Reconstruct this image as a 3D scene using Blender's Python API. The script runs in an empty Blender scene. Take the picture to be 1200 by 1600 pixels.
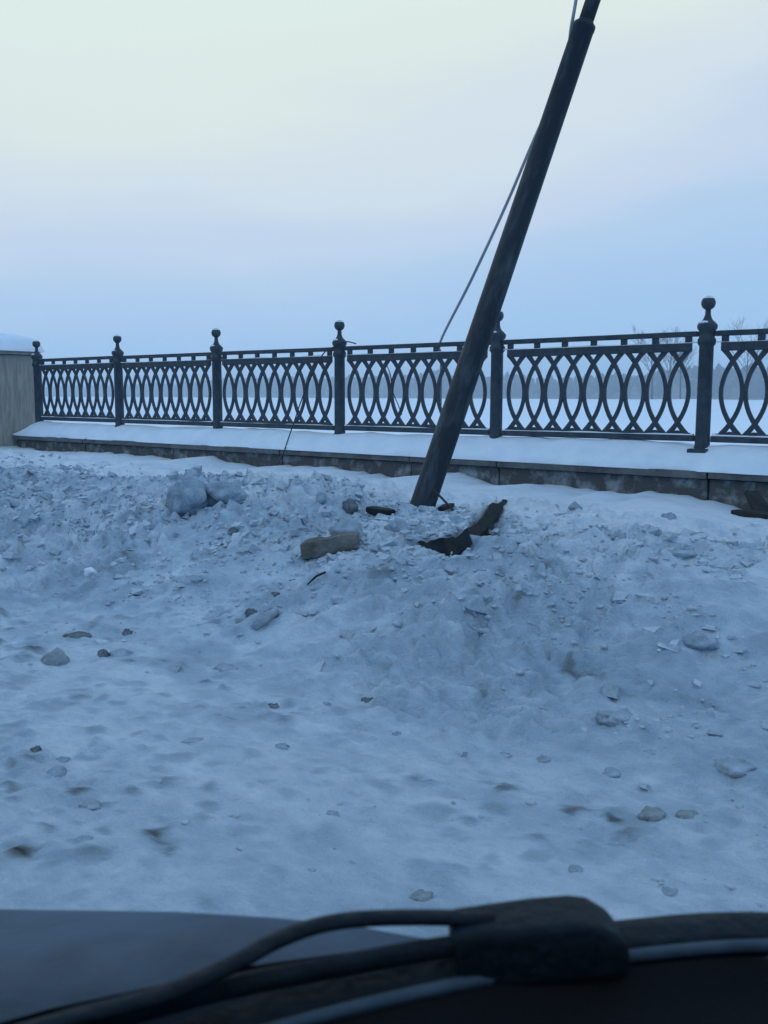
import bpy, bmesh, math, random
import numpy as np
from mathutils import Vector, Matrix

random.seed(7); rng = np.random.default_rng(11)
scene = bpy.context.scene
COL = scene.collection

# ------------------------------------------------------------------ camera
YAW, PITCH, ROLL, FPX = math.radians(-38.84), math.radians(-7.12), math.radians(.13), 1450.0
EYE = Vector((0, 0, 1.25))
FWD = Vector((math.sin(YAW)*math.cos(PITCH), math.cos(YAW)*math.cos(PITCH), math.sin(PITCH)))
_r = Vector((math.cos(YAW), -math.sin(YAW), 0)); _u = _r.cross(FWD)
RGT = _r*math.cos(ROLL)+_u*math.sin(ROLL); UPV = _u*math.cos(ROLL)-_r*math.sin(ROLL)
cd = bpy.data.cameras.new("camera"); cam = bpy.data.objects.new("camera", cd); COL.objects.link(cam)
m = Matrix((RGT, UPV, -FWD)).transposed().to_4x4(); m.translation = EYE; cam.matrix_world = m
cd.sensor_fit = 'VERTICAL'; cd.sensor_height = 36; cd.lens = FPX/1600*36
cd.clip_start = .02; cd.clip_end = 4200
cd.dof.use_dof = True; cd.dof.focus_distance = 7.2; cd.dof.aperture_fstop = 9.5
scene.camera = cam

# ------------------------------------------------------------------ sky, sun, exposure
w = bpy.data.worlds.new("World"); scene.world = w; w.use_nodes = True
nt = w.node_tree; nt.nodes.clear()
def wn(t, **k):
    n = nt.nodes.new(t)
    for a, b in k.items(): setattr(n, a, b)
    return n
wo = wn('ShaderNodeOutputWorld'); tc = wn('ShaderNodeTexCoord'); sep = wn('ShaderNodeSeparateXYZ')
nt.links.new(tc.outputs['Generated'], sep.inputs[0])
dot = wn('ShaderNodeVectorMath', operation='DOT_PRODUCT'); dot.inputs[1].default_value = (-.93, .36, 0)
nt.links.new(tc.outputs['Generated'], dot.inputs[0])
shift = wn('ShaderNodeMath', operation='MULTIPLY_ADD'); shift.inputs[1].default_value = .30; shift.inputs[2].default_value = -.18
nt.links.new(dot.outputs['Value'], shift.inputs[0])
mapn = wn('ShaderNodeMapping'); mapn.inputs['Scale'].default_value = (1.6, 1.6, 7)
nt.links.new(tc.outputs['Generated'], mapn.inputs[0])
cn = wn('ShaderNodeTexNoise'); cn.inputs['Scale'].default_value = 1.6; cn.inputs['Detail'].default_value = 6; cn.inputs['Roughness'].default_value = .5
nt.links.new(mapn.outputs[0], cn.inputs['Vector'])
cm = wn('ShaderNodeMath', operation='MULTIPLY_ADD'); cm.inputs[1].default_value = .14; cm.inputs[2].default_value = -.07
nt.links.new(cn.outputs['Fac'], cm.inputs[0])
a1 = wn('ShaderNodeMath', operation='ADD'); nt.links.new(sep.outputs['Z'], a1.inputs[0]); nt.links.new(shift.outputs[0], a1.inputs[1])
a2 = wn('ShaderNodeMath', operation='ADD'); nt.links.new(a1.outputs[0], a2.inputs[0]); nt.links.new(cm.outputs[0], a2.inputs[1])
ramp = wn('ShaderNodeValToRGB'); cr = ramp.color_ramp; cr.interpolation = 'EASE'
stops = [(0.0, (.13, .445, .98)), (.045, (.325, .52, .79)), (.12, (.40, .565, .785)), (.19, (.475, .605, .785)), (.25, (.60, .665, .785)),
         (.31, (.71, .745, .77)), (.385, (.78, .81, .735)), (.46, (.78, .835, .75)), (.60, (.58, .74, .84)), (.74, (.16, .53, 1.15)), (1.0, (.11, .46, 1.2))]
while len(cr.elements) < len(stops): cr.elements.new(.5)
for e, (p, c) in zip(cr.elements, stops): e.position = p; e.color = (*c, 1)
nt.links.new(a2.outputs[0], ramp.inputs[0])
bg = wn('ShaderNodeBackground'); bg.inputs['Strength'].default_value = .97
nt.links.new(ramp.outputs[0], bg.inputs['Color'])
sky = wn('ShaderNodeTexSky', sky_type='NISHITA', sun_disc=False)
SUN_EL, SUN_AZ = math.radians(-4), math.radians(-66)           # azimuth from +y towards +x
sky.sun_elevation = SUN_EL; sky.sun_rotation = SUN_AZ
bg2 = wn('ShaderNodeBackground'); bg2.inputs['Strength'].default_value = .05
nt.links.new(sky.outputs[0], bg2.inputs['Color'])
ad = wn('ShaderNodeAddShader'); nt.links.new(bg.outputs[0], ad.inputs[0]); nt.links.new(bg2.outputs[0], ad.inputs[1])
nt.links.new(ad.outputs[0], wo.inputs['Surface'])

sd = bpy.data.lights.new("sun", 'SUN'); sd.energy = .12; sd.angle = math.radians(50); sd.color = (1, .93, .85)
so = bpy.data.objects.new("sun", sd); COL.objects.link(so)
sdir = Vector((math.sin(SUN_AZ)*math.cos(.45), math.cos(SUN_AZ)*math.cos(.45), math.sin(.45)))
so.rotation_euler = sdir.to_track_quat('Z', 'Y').to_euler()
vs = scene.view_settings; vs.view_transform = 'Standard'; vs.look = 'None'; vs.exposure = .15; vs.gamma = 1
scene.cycles.use_denoising = True
scene.cycles.max_bounces = 8; scene.cycles.transparent_max_bounces = 12; scene.cycles.volume_bounces = 1

# ------------------------------------------------------------------ helpers
def tag(o, label=None, cat=None, group=None, kind=None):
    if label: o['label'] = label
    if cat: o['category'] = cat
    if group: o['group'] = group
    if kind: o['kind'] = kind
    return o

def link(name, me, mats, parent=None, smooth=False, loc=None):
    o = bpy.data.objects.new(name, me); COL.objects.link(o)
    if parent is not None: o.parent = parent
    for mt in (mats if isinstance(mats, (list, tuple)) else [mats]):
        if mt.name not in [x.name for x in me.materials if x]: me.materials.append(mt)
    if smooth: me.shade_smooth()
    if loc is not None: o.location = loc
    return o

def mesh(vs_, fs): 
    me = bpy.data.meshes.new("m"); me.from_pydata([tuple(v) for v in vs_], [], [tuple(f) for f in fs]); me.update(); return me

def empty(name, loc=(0, 0, 0)):
    o = bpy.data.objects.new(name, None); COL.objects.link(o); o.location = loc; o.empty_display_size = .1; return o

def bar(pts, w_, h_):
    """a flat bar with chamfered edges swept along pts, flat side up."""
    pts = [Vector(p) for p in pts]; n = len(pts); V, Fc = [], []
    for i, p in enumerate(pts):
        t = (pts[min(i+1, n-1)]-pts[max(i-1, 0)]).normalized(); a = t.cross(Vector((0, 0, 1))).normalized(); u = a.cross(t)
        for x, y in ((-1, -.3), (-1, .3), (-.6, 1), (.6, 1), (1, .3), (1, -.3), (.6, -1), (-.6, -1)): V.append(p+a*(x*w_)+u*(y*h_))
    for i in range(n-1):
        for k in range(8): Fc.append((i*8+k, i*8+(k+1) % 8, (i+1)*8+(k+1) % 8, (i+1)*8+k))
    Fc.append(tuple(range(8))[::-1]); Fc.append(tuple((n-1)*8+k for k in range(8)))
    return V, Fc

def bm_mesh(bm):
    bmesh.ops.recalc_face_normals(bm, faces=bm.faces)
    me = bpy.data.meshes.new("m"); bm.to_mesh(me); bm.free(); return me

def box_bm(bm, x0, x1, y0, y1, z0, z1, bev=0.0):
    r = bmesh.ops.create_cube(bm, size=1)
    vv = r['verts']
    for v in vv: v.co = Vector(((x0+x1)/2+v.co.x*(x1-x0), (y0+y1)/2+v.co.y*(y1-y0), (z0+z1)/2+v.co.z*(z1-z0)))
    if bev > 0:
        ed = list({e for v in vv for e in v.link_edges})
        bmesh.ops.bevel(bm, geom=ed, offset=bev, segments=2, affect='EDGES', profile=.6)

def box_me(*a, bev=0.0):
    bm = bmesh.new(); box_bm(bm, *a, bev=bev); return bm_mesh(bm)

def tube(pts, rad, seg=8, caps=True):
    """verts, faces of a tube swept along pts; rad is a number or a list."""
    pts = [Vector(p) for p in pts]; n = len(pts)
    rad = [rad]*n if not hasattr(rad, '__len__') else rad
    V, Fc = [], []; ref = None
    for i, p in enumerate(pts):
        t = (pts[min(i+1, n-1)]-pts[max(i-1, 0)]).normalized()
        if ref is None:
            ref = t.orthogonal().normalized()
        ref = (ref-t*ref.dot(t)).normalized(); b = t.cross(ref)
        for k in range(seg):
            a = 2*math.pi*k/seg; V.append(p+(ref*math.cos(a)+b*math.sin(a))*rad[i])
    for i in range(n-1):
        for k in range(seg):
            Fc.append((i*seg+k, i*seg+(k+1) % seg, (i+1)*seg+(k+1) % seg, (i+1)*seg+k))
    if caps: Fc.append(tuple(range(seg))[::-1]); Fc.append(tuple((n-1)*seg+k for k in range(seg)))
    return V, Fc

def lathe(prof, seg=16, c=(0, 0)):
    V, Fc = [], []
    for r, z in prof:
        for k in range(seg):
            a = 2*math.pi*k/seg; V.append((c[0]+r*math.cos(a), c[1]+r*math.sin(a), z))
    n = len(prof)
    for i in range(n-1):
        for k in range(seg): Fc.append((i*seg+k, i*seg+(k+1) % seg, (i+1)*seg+(k+1) % seg, (i+1)*seg+k))
    Fc.append(tuple(range(seg))[::-1]); Fc.append(tuple((n-1)*seg+k for k in range(seg)))
    return V, Fc

# numpy gradient-free value noise (quintic), used for all relief
def _hash(ix, iy, iz, s):
    h = (ix.astype(np.int64)*374761393+iy.astype(np.int64)*668265263+iz.astype(np.int64)*1274126177+s*974711) & 0x7fffffff
    h = ((h ^ (h >> 13))*1274126177) & 0x7fffffff
    h = ((h ^ (h >> 16))*668265263) & 0x7fffffff
    return ((h ^ (h >> 15)) & 0xffffff)/float(0xffffff)*2-1
def vnoise(x, y, z=None, s=0):
    x = np.asarray(x, float); y = np.asarray(y, float)
    ix, iy = np.floor(x), np.floor(y); fx, fy = x-ix, y-iy
    q = lambda t: t*t*t*(t*(t*6-15)+10)
    ux, uy = q(fx), q(fy)
    if z is None:
        iz = np.zeros_like(ix)
        h = lambda a, b: _hash(ix+a, iy+b, iz, s)
        return (h(0, 0)*(1-ux)+h(1, 0)*ux)*(1-uy)+(h(0, 1)*(1-ux)+h(1, 1)*ux)*uy
    z = np.asarray(z, float); iz = np.floor(z); uz = q(z-iz)
    h = lambda a, b, c: _hash(ix+a, iy+b, iz+c, s)
    lo = (h(0, 0, 0)*(1-ux)+h(1, 0, 0)*ux)*(1-uy)+(h(0, 1, 0)*(1-ux)+h(1, 1, 0)*ux)*uy
    hi = (h(0, 0, 1)*(1-ux)+h(1, 0, 1)*ux)*(1-uy)+(h(0, 1, 1)*(1-ux)+h(1, 1, 1)*ux)*uy
    return lo*(1-uz)+hi*uz
def fbm(x, y, s=0, o=3, g=.5):
    t = 0; a = 1; n = 0
    for i in range(o):
        c, d = math.cos(.6*i), math.sin(.6*i)
        t = t+a*vnoise((c*x-d*y)*2.03**i, (d*x+c*y)*2.03**i, None, s+i); n += a; a *= g
    return t/n
def chunks(x, y, cell, s, fill=.6, jit=.85):
    """rounded lumps of random size, one per jittered cell: 0 between them, up to 1 on top."""
    u, v = x/cell, y/cell; iu, iv = np.floor(u), np.floor(v); out = np.zeros_like(u); z0 = np.zeros_like(u)
    for a in (-1, 0, 1):
        for b in (-1, 0, 1):
            cu, cv = iu+a, iv+b
            px_, py_ = cu+.5+.5*jit*_hash(cu, cv, z0, s), cv+.5+.5*jit*_hash(cu, cv, z0, s+1)
            k = .5+.5*_hash(cu, cv, z0, s+2); r = np.where(k < fill, .22+.55*k/fill, 1e-3)
            an = 3.1*_hash(cu, cv, z0, s+3); e = .75+.25*_hash(cu, cv, z0, s+4)
            dx, dy = u-px_, v-py_; p, q = dx*np.cos(an)+dy*np.sin(an), (-dx*np.sin(an)+dy*np.cos(an))/e
            d = (p*p+q*q)/(r*r)
            out = np.maximum(out, np.where(d < 1, np.sqrt(np.clip(1-d, 0, 1))*r*1.3, 0))
    return out
def sstep(a, b, x):
    t = np.clip((x-a)/(b-a), 0, 1); return t*t*(3-2*t)

# ------------------------------------------------------------------ materials
def mat(name, base, rough=.7, metal=0.0, var=None, vscale=8.0, bump=0.0, bscale=40.0, detail=6.0, spec=.3, vstretch=(1, 1, 1), contrast=(.35, .65)):
    mt = bpy.data.materials.new(name); mt.use_nodes = True; t = mt.node_tree
    b = t.nodes['Principled BSDF']; b.inputs['Base Color'].default_value = (*base, 1); b.inputs['Roughness'].default_value = rough
    b.inputs['Metallic'].default_value = metal; b.inputs['Specular IOR Level'].default_value = spec
    c = t.nodes.new('ShaderNodeTexCoord')
    if var:
        mp = t.nodes.new('ShaderNodeMapping'); mp.inputs['Scale'].default_value = vstretch
        t.links.new(c.outputs['Object'], mp.inputs[0])
        n = t.nodes.new('ShaderNodeTexNoise'); n.inputs['Scale'].default_value = vscale; n.inputs['Detail'].default_value = detail; n.inputs['Roughness'].default_value = .6
        t.links.new(mp.outputs[0], n.inputs['Vector'])
        r = t.nodes.new('ShaderNodeValToRGB'); r.color_ramp.elements[0].position = contrast[0]; r.color_ramp.elements[1].position = contrast[1]
        r.color_ramp.elements[0].color = (*base, 1); r.color_ramp.elements[1].color = (*var, 1)
        t.links.new(n.outputs['Fac'], r.inputs[0]); t.links.new(r.outputs[0], b.inputs['Base Color'])
    if bump:
        n2 = t.nodes.new('ShaderNodeTexNoise'); n2.inputs['Scale'].default_value = bscale; n2.inputs['Detail'].default_value = 5
        t.links.new(c.outputs['Object'], n2.inputs['Vector'])
        bp = t.nodes.new('ShaderNodeBump'); bp.inputs['Strength'].default_value = bump; bp.inputs['Distance'].default_value = .02
        t.links.new(n2.outputs['Fac'], bp.inputs['Height']); t.links.new(bp.outputs[0], b.inputs['Normal'])
    return mt

M_iron = mat('black_painted_iron', (.030, .042, .055), .62, 0, (.055, .07, .085), 14, .25, 90, spec=.3)
M_stone = mat('granite', (.085, .085, .085), .85, 0, (.17, .17, .17), 7, .7, 45, contrast=(.3, .7))
M_frost = mat('frosted_granite', (.085, .085, .083), .85, 0, (.36, .38, .40), 7, .7, 50, contrast=(.48, .74), vstretch=(1, 1, 1))
M_pillar = mat('weathered_concrete', (.28, .255, .215), .9, 0, (.42, .39, .345), 5, .5, 30, vstretch=(4, 4, .6))
M_snow = mat('clean_snow', (.80, .83, .87), .8, 0, (.72, .76, .82), 5, .35, 40, spec=.15)
M_clod = mat('dirty_snow', (.23, .275, .32), .9, 0, (.40, .47, .54), 9, .8, 55, spec=.1)
M_dclod = mat('grimy_ice', (.07, .08, .09), .8, 0, (.22, .24, .255), 11, .8, 60, spec=.15)
M_pole = mat('painted_steel', (.016, .024, .032), .55, .0, (.075, .092, .11), 4.5, .3, 60, spec=.25, vstretch=(3, 3, .7), contrast=(.48, .78))
M_cable = mat('grey_cable', (.30, .31, .34), .7)
M_wire = mat('dark_wire', (.03, .03, .035), .6)
M_plastic = mat('black_plastic', (.007, .010, .012), .7, 0, (.016, .021, .026), 12, .3, 40, spec=.12)
M_brown = mat('brown_concrete', (.075, .072, .06), .9, 0, (.21, .20, .17), 7, 1.0, 35)
M_wood = mat('dark_wood', (.014, .013, .012), .8, 0, (.035, .032, .03), 12, .5, 60)
M_carpaint = mat('dusty_car_paint', (.014, .030, .048), .5, 0, (.065, .105, .15), 6, .08, 120, spec=.12, contrast=(.3, .72))
M_cowl = mat('cowl_plastic', (.004, .008, .012), .6, 0, (.010, .016, .022), 30, .3, 80, spec=.15)
M_dash = mat('dashboard_vinyl', (.006, .006, .007), .75, 0, None, spec=.12, bump=.2, bscale=300)
M_rubber = mat('tyre_rubber', (.012, .012, .013), .85)
M_rim = mat('grey_metal', (.25, .26, .27), .45, .6)
M_trim = mat('grey_rubber_trim', (.035, .055, .075), .6, 0, (.06, .085, .11), 30, spec=.2)
M_bclod = mat('sandy_snow', (.20, .225, .235), .9, 0, (.34, .38, .40), 9, .8, 55, spec=.1)
M_bark = mat('winter_bark', (.035, .035, .035), .9)
M_woods = mat('winter_woods', (.030, .034, .036), .95, 0, (.055, .06, .062), .05)
M_hill = mat('wooded_hill', (.045, .05, .052), .95, 0, (.11, .12, .125), .02)
def glass_mat():
    mt = bpy.data.materials.new('windscreen_glass'); mt.use_nodes = True; t = mt.node_tree; t.nodes.clear()
    o = t.nodes.new('ShaderNodeOutputMaterial'); g = t.nodes.new('ShaderNodeBsdfTransparent'); g.inputs['Color'].default_value = (.905, .975, 1.0, 1)
    t.links.new(g.outputs[0], o.inputs['Surface']); return mt
M_glass = glass_mat()

def ground_mat():
    mt = bpy.data.materials.new('trodden_snow'); mt.use_nodes = True; t = mt.node_tree; b = t.nodes['Principled BSDF']
    b.inputs['Roughness'].default_value = .85; b.inputs['Specular IOR Level'].default_value = .15
    at_ = t.nodes.new('ShaderNodeAttribute'); at_.attribute_name = 'dirt_shade'
    c = t.nodes.new('ShaderNodeTexCoord')
    def noise(sc, det, st=(1, 1, 1)):
        mp = t.nodes.new('ShaderNodeMapping'); mp.inputs['Scale'].default_value = st
        t.links.new(c.outputs['Object'], mp.inputs[0])
        n = t.nodes.new('ShaderNodeTexNoise'); n.inputs['Scale'].default_value = sc; n.inputs['Detail'].default_value = det; n.inputs['Roughness'].default_value = .62
        t.links.new(mp.outputs[0], n.inputs['Vector']); return n
    n1 = noise(2.3, 8, (.55, 1, 1)); n2 = noise(17, 5, (.6, 1, 1))
    def ma(op, a, bb, cc=None):
        q = t.nodes.new('ShaderNodeMath'); q.operation = op
        for i, v in enumerate((a, bb, cc)):
            if v is None: continue
            if isinstance(v, (int, float)): q.inputs[i].default_value = v
            else: t.links.new(v, q.inputs[i])
        return q.outputs[0]
    v = ma('MULTIPLY_ADD', n1.outputs['Fac'], .55, -.275)
    v = ma('ADD', v, ma('MULTIPLY_ADD', n2.outputs['Fac'], .36, -.18))
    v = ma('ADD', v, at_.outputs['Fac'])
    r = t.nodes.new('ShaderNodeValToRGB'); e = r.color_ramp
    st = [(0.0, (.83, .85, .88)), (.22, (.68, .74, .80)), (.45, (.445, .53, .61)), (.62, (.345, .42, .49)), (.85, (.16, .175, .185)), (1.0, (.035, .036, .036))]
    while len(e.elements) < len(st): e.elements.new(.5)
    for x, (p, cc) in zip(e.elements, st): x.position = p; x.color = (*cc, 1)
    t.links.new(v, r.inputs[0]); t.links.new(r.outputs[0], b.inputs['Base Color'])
    n3 = noise(42, 6); n4 = noise(130, 4)
    hh = ma('ADD', n3.outputs['Fac'], ma('MULTIPLY', n4.outputs['Fac'], .5))
    bp = t.nodes.new('ShaderNodeBump'); bp.inputs['Strength'].default_value = .9; bp.inputs['Distance'].default_value = .025
    t.links.new(hh, bp.inputs['Height']); t.links.new(bp.outputs[0], b.inputs['Normal'])
    return mt
M_ground = ground_mat()

# ------------------------------------------------------------------ ground relief
FENCE_Y, POST0_X, STEP = 7.635, -2.771, 2.0
FRONT_Y = 7.35                                            # face of the coping
WALLX = [-40, -13.33, -12.83, -11.7, -10.68, -9.45, -9.05, -8.8, -8.62, -8.4, -7.88, -6.62, -6.0, -5.74, -5.54, -5.11, -4.9, -4.6, -4.46, -4.07, -3.61, -2.78, -2.4, -2.16, 0, 20]
WALLZ = [.5, .53, .474, .443, .484, .455, .445, .50, .525, .485, .456, .49, .461, .443, .467, .509, .478, .435, .444, .48, .446, .458, .413, .372, .40, .42]
RIM = []                                                  # lip of the hollow in front of the pole, set below
POLE_BASE = Vector((-3.879, 5.221, .43)); POLE_STEP = Vector((-3.248, 6.277, 3.848))

def relief(x, y):
    """height and dirt of the snow at x, y (numpy arrays)."""
    x = np.asarray(x, float); y = np.asarray(y, float)
    n1 = fbm(x*.45, y*.45, 3, 2)
    s = sstep(2.85+.55*n1, 4.75+.35*vnoise(x*.7+9, y*0+3, None, 5), y)
    h = s*(.43+.07*vnoise(x*.55+2, y*.5, None, 8))
    bank = s*(1-sstep(5.0+.3*vnoise(x*1.1, y*0, None, 21), 5.9+.3*vnoise(x*.9, y*0, None, 22), y))      # thrown-up band
    toe = sstep(1.9, 3.4, y+.5*n1)*(1-sstep(6.2, 6.9, y))
    # lumps
    l1 = fbm(x*1.9, y*1.9, 31, 2); l2 = fbm(x*5.2+3, y*5.2, 41, 2); l3 = vnoise(x*13, y*13, None, 51); l4 = vnoise(x*26, y*26, None, 57); l5 = vnoise(x*17+5, y*21, None, 58)
    bill = 1-np.abs(l2)
    wx, wy = x+.05*vnoise(x*8, y*8, None, 91)+.015*l4, y+.05*vnoise(x*8, y*8, None, 92)+.015*l4
    c1 = chunks(wx+.03*l3, wy+.03*l4, .27, 101, .30); c2 = chunks(wx+7+.02*l4, wy+3, .12, 111, .55); c3 = chunks(wx+1, wy+9, .058, 121, .65)
    amt = np.clip(.75+.9*vnoise(x*.9+4, y*1.1, None, 95), .12, 1.2)*toe
    h = h+toe*(.055*l1+.030*(np.abs(l2)*1.6-.35)+.012*l3+.006*l4)+amt*(.070*c1+.062*c2+.036*c3+.006*l4+.012*l5)
    rough_road = (1-toe)*np.clip(.25+.8*vnoise(x*1.1+4, y*1.6, None, 96), 0, 1)
    h = h+rough_road*(.030*c2+.016*c3)
    h = h+(1-toe)*(.014*l1+.006*l2+.003*l3+.0035*l5)+.0035*vnoise(x*38, y*44, None, 59)+.004*np.abs(vnoise(x*22+9, y*26, None, 60))
    ridge = np.exp(-((y-4.85-.25*vnoise(x*.8, y*0, None, 61))/.38)**2)
    h = h+ridge*(.05+.06*vnoise(x*1.3, y*1.2, None, 63))
    # shelf up to the wall
    hw = np.interp(x, WALLX, WALLZ)+.014*vnoise(x*9, y*2, None, 71)+.022*vnoise(x*3.3, y*2, None, 72)
    k = sstep(5.7, 7.25, y)
    h = h*(1-k)+k*hw
    # the heap round the leaning pole and the hollow in front of it
    d = np.hypot(x-POLE_BASE.x, (y-POLE_BASE.y)*1.0)
    h = h+.03*np.exp(-(d/.35)**2)
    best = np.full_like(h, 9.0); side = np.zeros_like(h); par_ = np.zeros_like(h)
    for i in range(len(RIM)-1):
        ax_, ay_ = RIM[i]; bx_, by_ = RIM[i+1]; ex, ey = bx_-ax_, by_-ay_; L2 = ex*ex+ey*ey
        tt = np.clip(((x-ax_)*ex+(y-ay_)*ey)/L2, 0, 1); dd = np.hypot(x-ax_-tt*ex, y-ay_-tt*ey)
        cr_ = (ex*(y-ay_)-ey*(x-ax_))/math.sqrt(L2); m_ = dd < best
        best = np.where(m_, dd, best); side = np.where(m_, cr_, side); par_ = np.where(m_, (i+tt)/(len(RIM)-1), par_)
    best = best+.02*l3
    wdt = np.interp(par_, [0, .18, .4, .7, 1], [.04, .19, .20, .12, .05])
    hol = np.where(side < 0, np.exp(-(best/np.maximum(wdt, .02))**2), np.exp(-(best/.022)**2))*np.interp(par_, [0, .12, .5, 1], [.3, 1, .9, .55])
    lip = np.where(side > 0, np.exp(-(best/.16)**2), 0)
    h = h-.19*hol+.06*lip
    # dirt: grimy road, grey thrown-up bank, clean shelf by the wall; shade of the hollow painted in
    dirt_shade = .40-.10*sstep(2.6, 4.2, y)-.22*sstep(4.9, 5.9, y+.35*l1)
    dirt_shade = dirt_shade+toe*(.20*np.clip(-l2-.05, 0, 1)+.16*np.clip(l1, 0, 1)*(1-sstep(5.2, 6, y))+.13*l3*.5)
    lane = np.exp(-((y-2.55-.1*vnoise(x*.5, y*0, None, 66))/.42)**2)                                     # polished wheel track
    dirt_shade = dirt_shade-.07*lane
    dirt_shade = dirt_shade+.85*np.clip(hol*1.3, 0, 1)  # dark soil colour that also paints in the shade inside the hollow
    spots = np.clip(fbm(x*2.6+11, y*3.4, 81, 3)-.22, 0, 1)*2.2
    dirt_shade = dirt_shade+.14*spots*toe+.20*spots*(1-toe)+.16*rough_road*(c2-.1)+.05*amt*(.35-c2)
    wb_, wc_ = x+.018*vnoise(x*16, y*16, None, 93)+.010*l4, y+.018*vnoise(x*16, y*16, None, 94)+.010*l4
    d1 = chunks(wb_*.75, wc_, .095, 131, .17); d2 = chunks(wb_*.75+3, wc_+5, .052, 141, .22)
    pat = np.clip(.40+1.5*fbm(x*.8+8, y*1.3, 97, 2), .0, 1.35)*(1-.8*sstep(5.0, 5.7, y))
    dirt_shade = dirt_shade+pat*(.30*d1+.34*d2); h = h+pat*.004*d2
    rut = vnoise(x*.28+3, y*4.6, None, 160)+.6*vnoise(x*.5, y*11, None, 161); rr_ = 1-sstep(3.1, 3.9, y)
    h = h+.007*rut*rr_; dirt_shade = dirt_shade-.055*rut*rr_
    right_patch = np.exp(-(((x+1.6)/.9)**2+((y-3.55)/.55)**2))                                                     # darker patch on the right
    dirt_shade = dirt_shade+.12*right_patch*(1+l2)
    return h, np.clip(dirt_shade, 0, 1)

def hgt(x, y): return float(relief(np.array([x]), np.array([y]))[0][0])

def at(px, py):
    """the place on the snow that photograph point px, py shows."""
    d = FWD+RGT*((px-600)/FPX)-UPV*((py-800)/FPX)
    t = np.linspace(1.5, 9, 1500); X, Y, Z = EYE.x+d.x*t, EYE.y+d.y*t, EYE.z+d.z*t
    h, _ = relief(X, Y); i = int(np.argmax(Z < h)); 
    if Z[i] >= h[i]: i = len(t)-1
    return Vector((X[i], Y[i], h[i])), t[i]

RIMD = [at(*q)[1]-.02 for q in ((654, 850), (680, 860), (694, 862), (716, 856), (734, 842), (750, 826), (763, 812), (771, 800), (779, 792), (792, 782))]
RIM = [(at(*q)[0].x, at(*q)[0].y) for q in ((648, 850), (690, 846), (718, 838), (742, 822), (760, 808), (776, 794))]

def axis(fine0, fine1, st, lo, hi, grow=1.35):
    a = list(np.arange(fine0, fine1+1e-6, st)); s = st
    while a[-1] < hi: s *= grow; a.append(min(a[-1]+s, hi))
    s = st
    while a[0] > lo: s *= grow; a.insert(0, max(a[0]-s, lo))
    return np.array(a)
ax = axis(-13.4, .6, .018, -900, 600); ay = axis(1.35, 7.34, .016, -250, 7.36)
ay = np.unique(np.append(ay[ay <= 7.36], 7.50))
ib = int(np.searchsorted(ay, 3.2))
def sheet(xs, ys, name, mt):
    X, Y = np.meshgrid(xs, ys); Z, D = relief(X.ravel(), Y.ravel())
    nx, ny = len(xs), len(ys)
    co = np.column_stack([X.ravel(), Y.ravel(), Z]).astype(np.float32)
    idx = np.arange(nx*ny).reshape(ny, nx)
    q = np.stack([idx[:-1, :-1], idx[:-1, 1:], idx[1:, 1:], idx[1:, :-1]], -1).reshape(-1, 4)
    me = bpy.data.meshes.new(name); me.vertices.add(len(co)); me.vertices.foreach_set('co', co.ravel())
    me.loops.add(q.size); me.loops.foreach_set('vertex_index', q.ravel().astype(np.int32))
    me.polygons.add(len(q)); me.polygons.foreach_set('loop_start', np.arange(0, q.size, 4, dtype=np.int32))
    me.update(calc_edges=True); me.validate()
    a = me.attributes.new('dirt_shade', 'FLOAT', 'POINT'); a.data.foreach_set('value', D.astype(np.float32))
    return tag(link(name, me, mt, smooth=True), kind='structure')
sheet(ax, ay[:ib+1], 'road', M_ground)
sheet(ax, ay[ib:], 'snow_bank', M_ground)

# frozen river under snow, and the quay wall down to it
me = mesh([(-3500, 8.5, -1.5), (1500, 8.5, -1.5), (1500, 2600, -1.5), (-3500, 2600, -1.5)], [(0, 1, 2, 3)])
tag(link('frozen_river', me, mat('river_snow', (.80, .84, .89), .85, 0, (.74, .79, .85), .02, spec=.1)), kind='structure')
tag(link('quay_wall', box_me(-900, 600, 8.05, 8.48, -1.9, .58), M_stone), 'grey stone quay wall dropping to the frozen river behind the railing', 'wall', kind='structure')

# far wooded shore
def bank_y(x): return 900+max(0, -x-250)*.10
xs = np.linspace(-3300, 900, 200); V, Fc = [], []
prof = [(0, -1.6), (25, 2.2), (70, 9), (140, 20), (240, 26), (420, 24), (700, 8), (760, -2)]
for i, x in enumerate(xs):
    f = 1.05+.28*math.sin(x*.0045+1)+.16*math.sin(x*.013)+.08*math.sin(x*.041)
    f *= .55 + .45*float(sstep(-1500, -500, np.array(x)))
    for d, z in prof: V.append((x, bank_y(x)+d, z*(f if z > 3 else 1)))
n = len(prof)
for i in range(len(xs)-1):
    for k in range(n-1): Fc.append((i*n+k, (i+1)*n+k, (i+1)*n+k+1, i*n+k+1))
tag(link('hills', mesh(V, Fc), M_hill, smooth=True), kind='structure')

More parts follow.
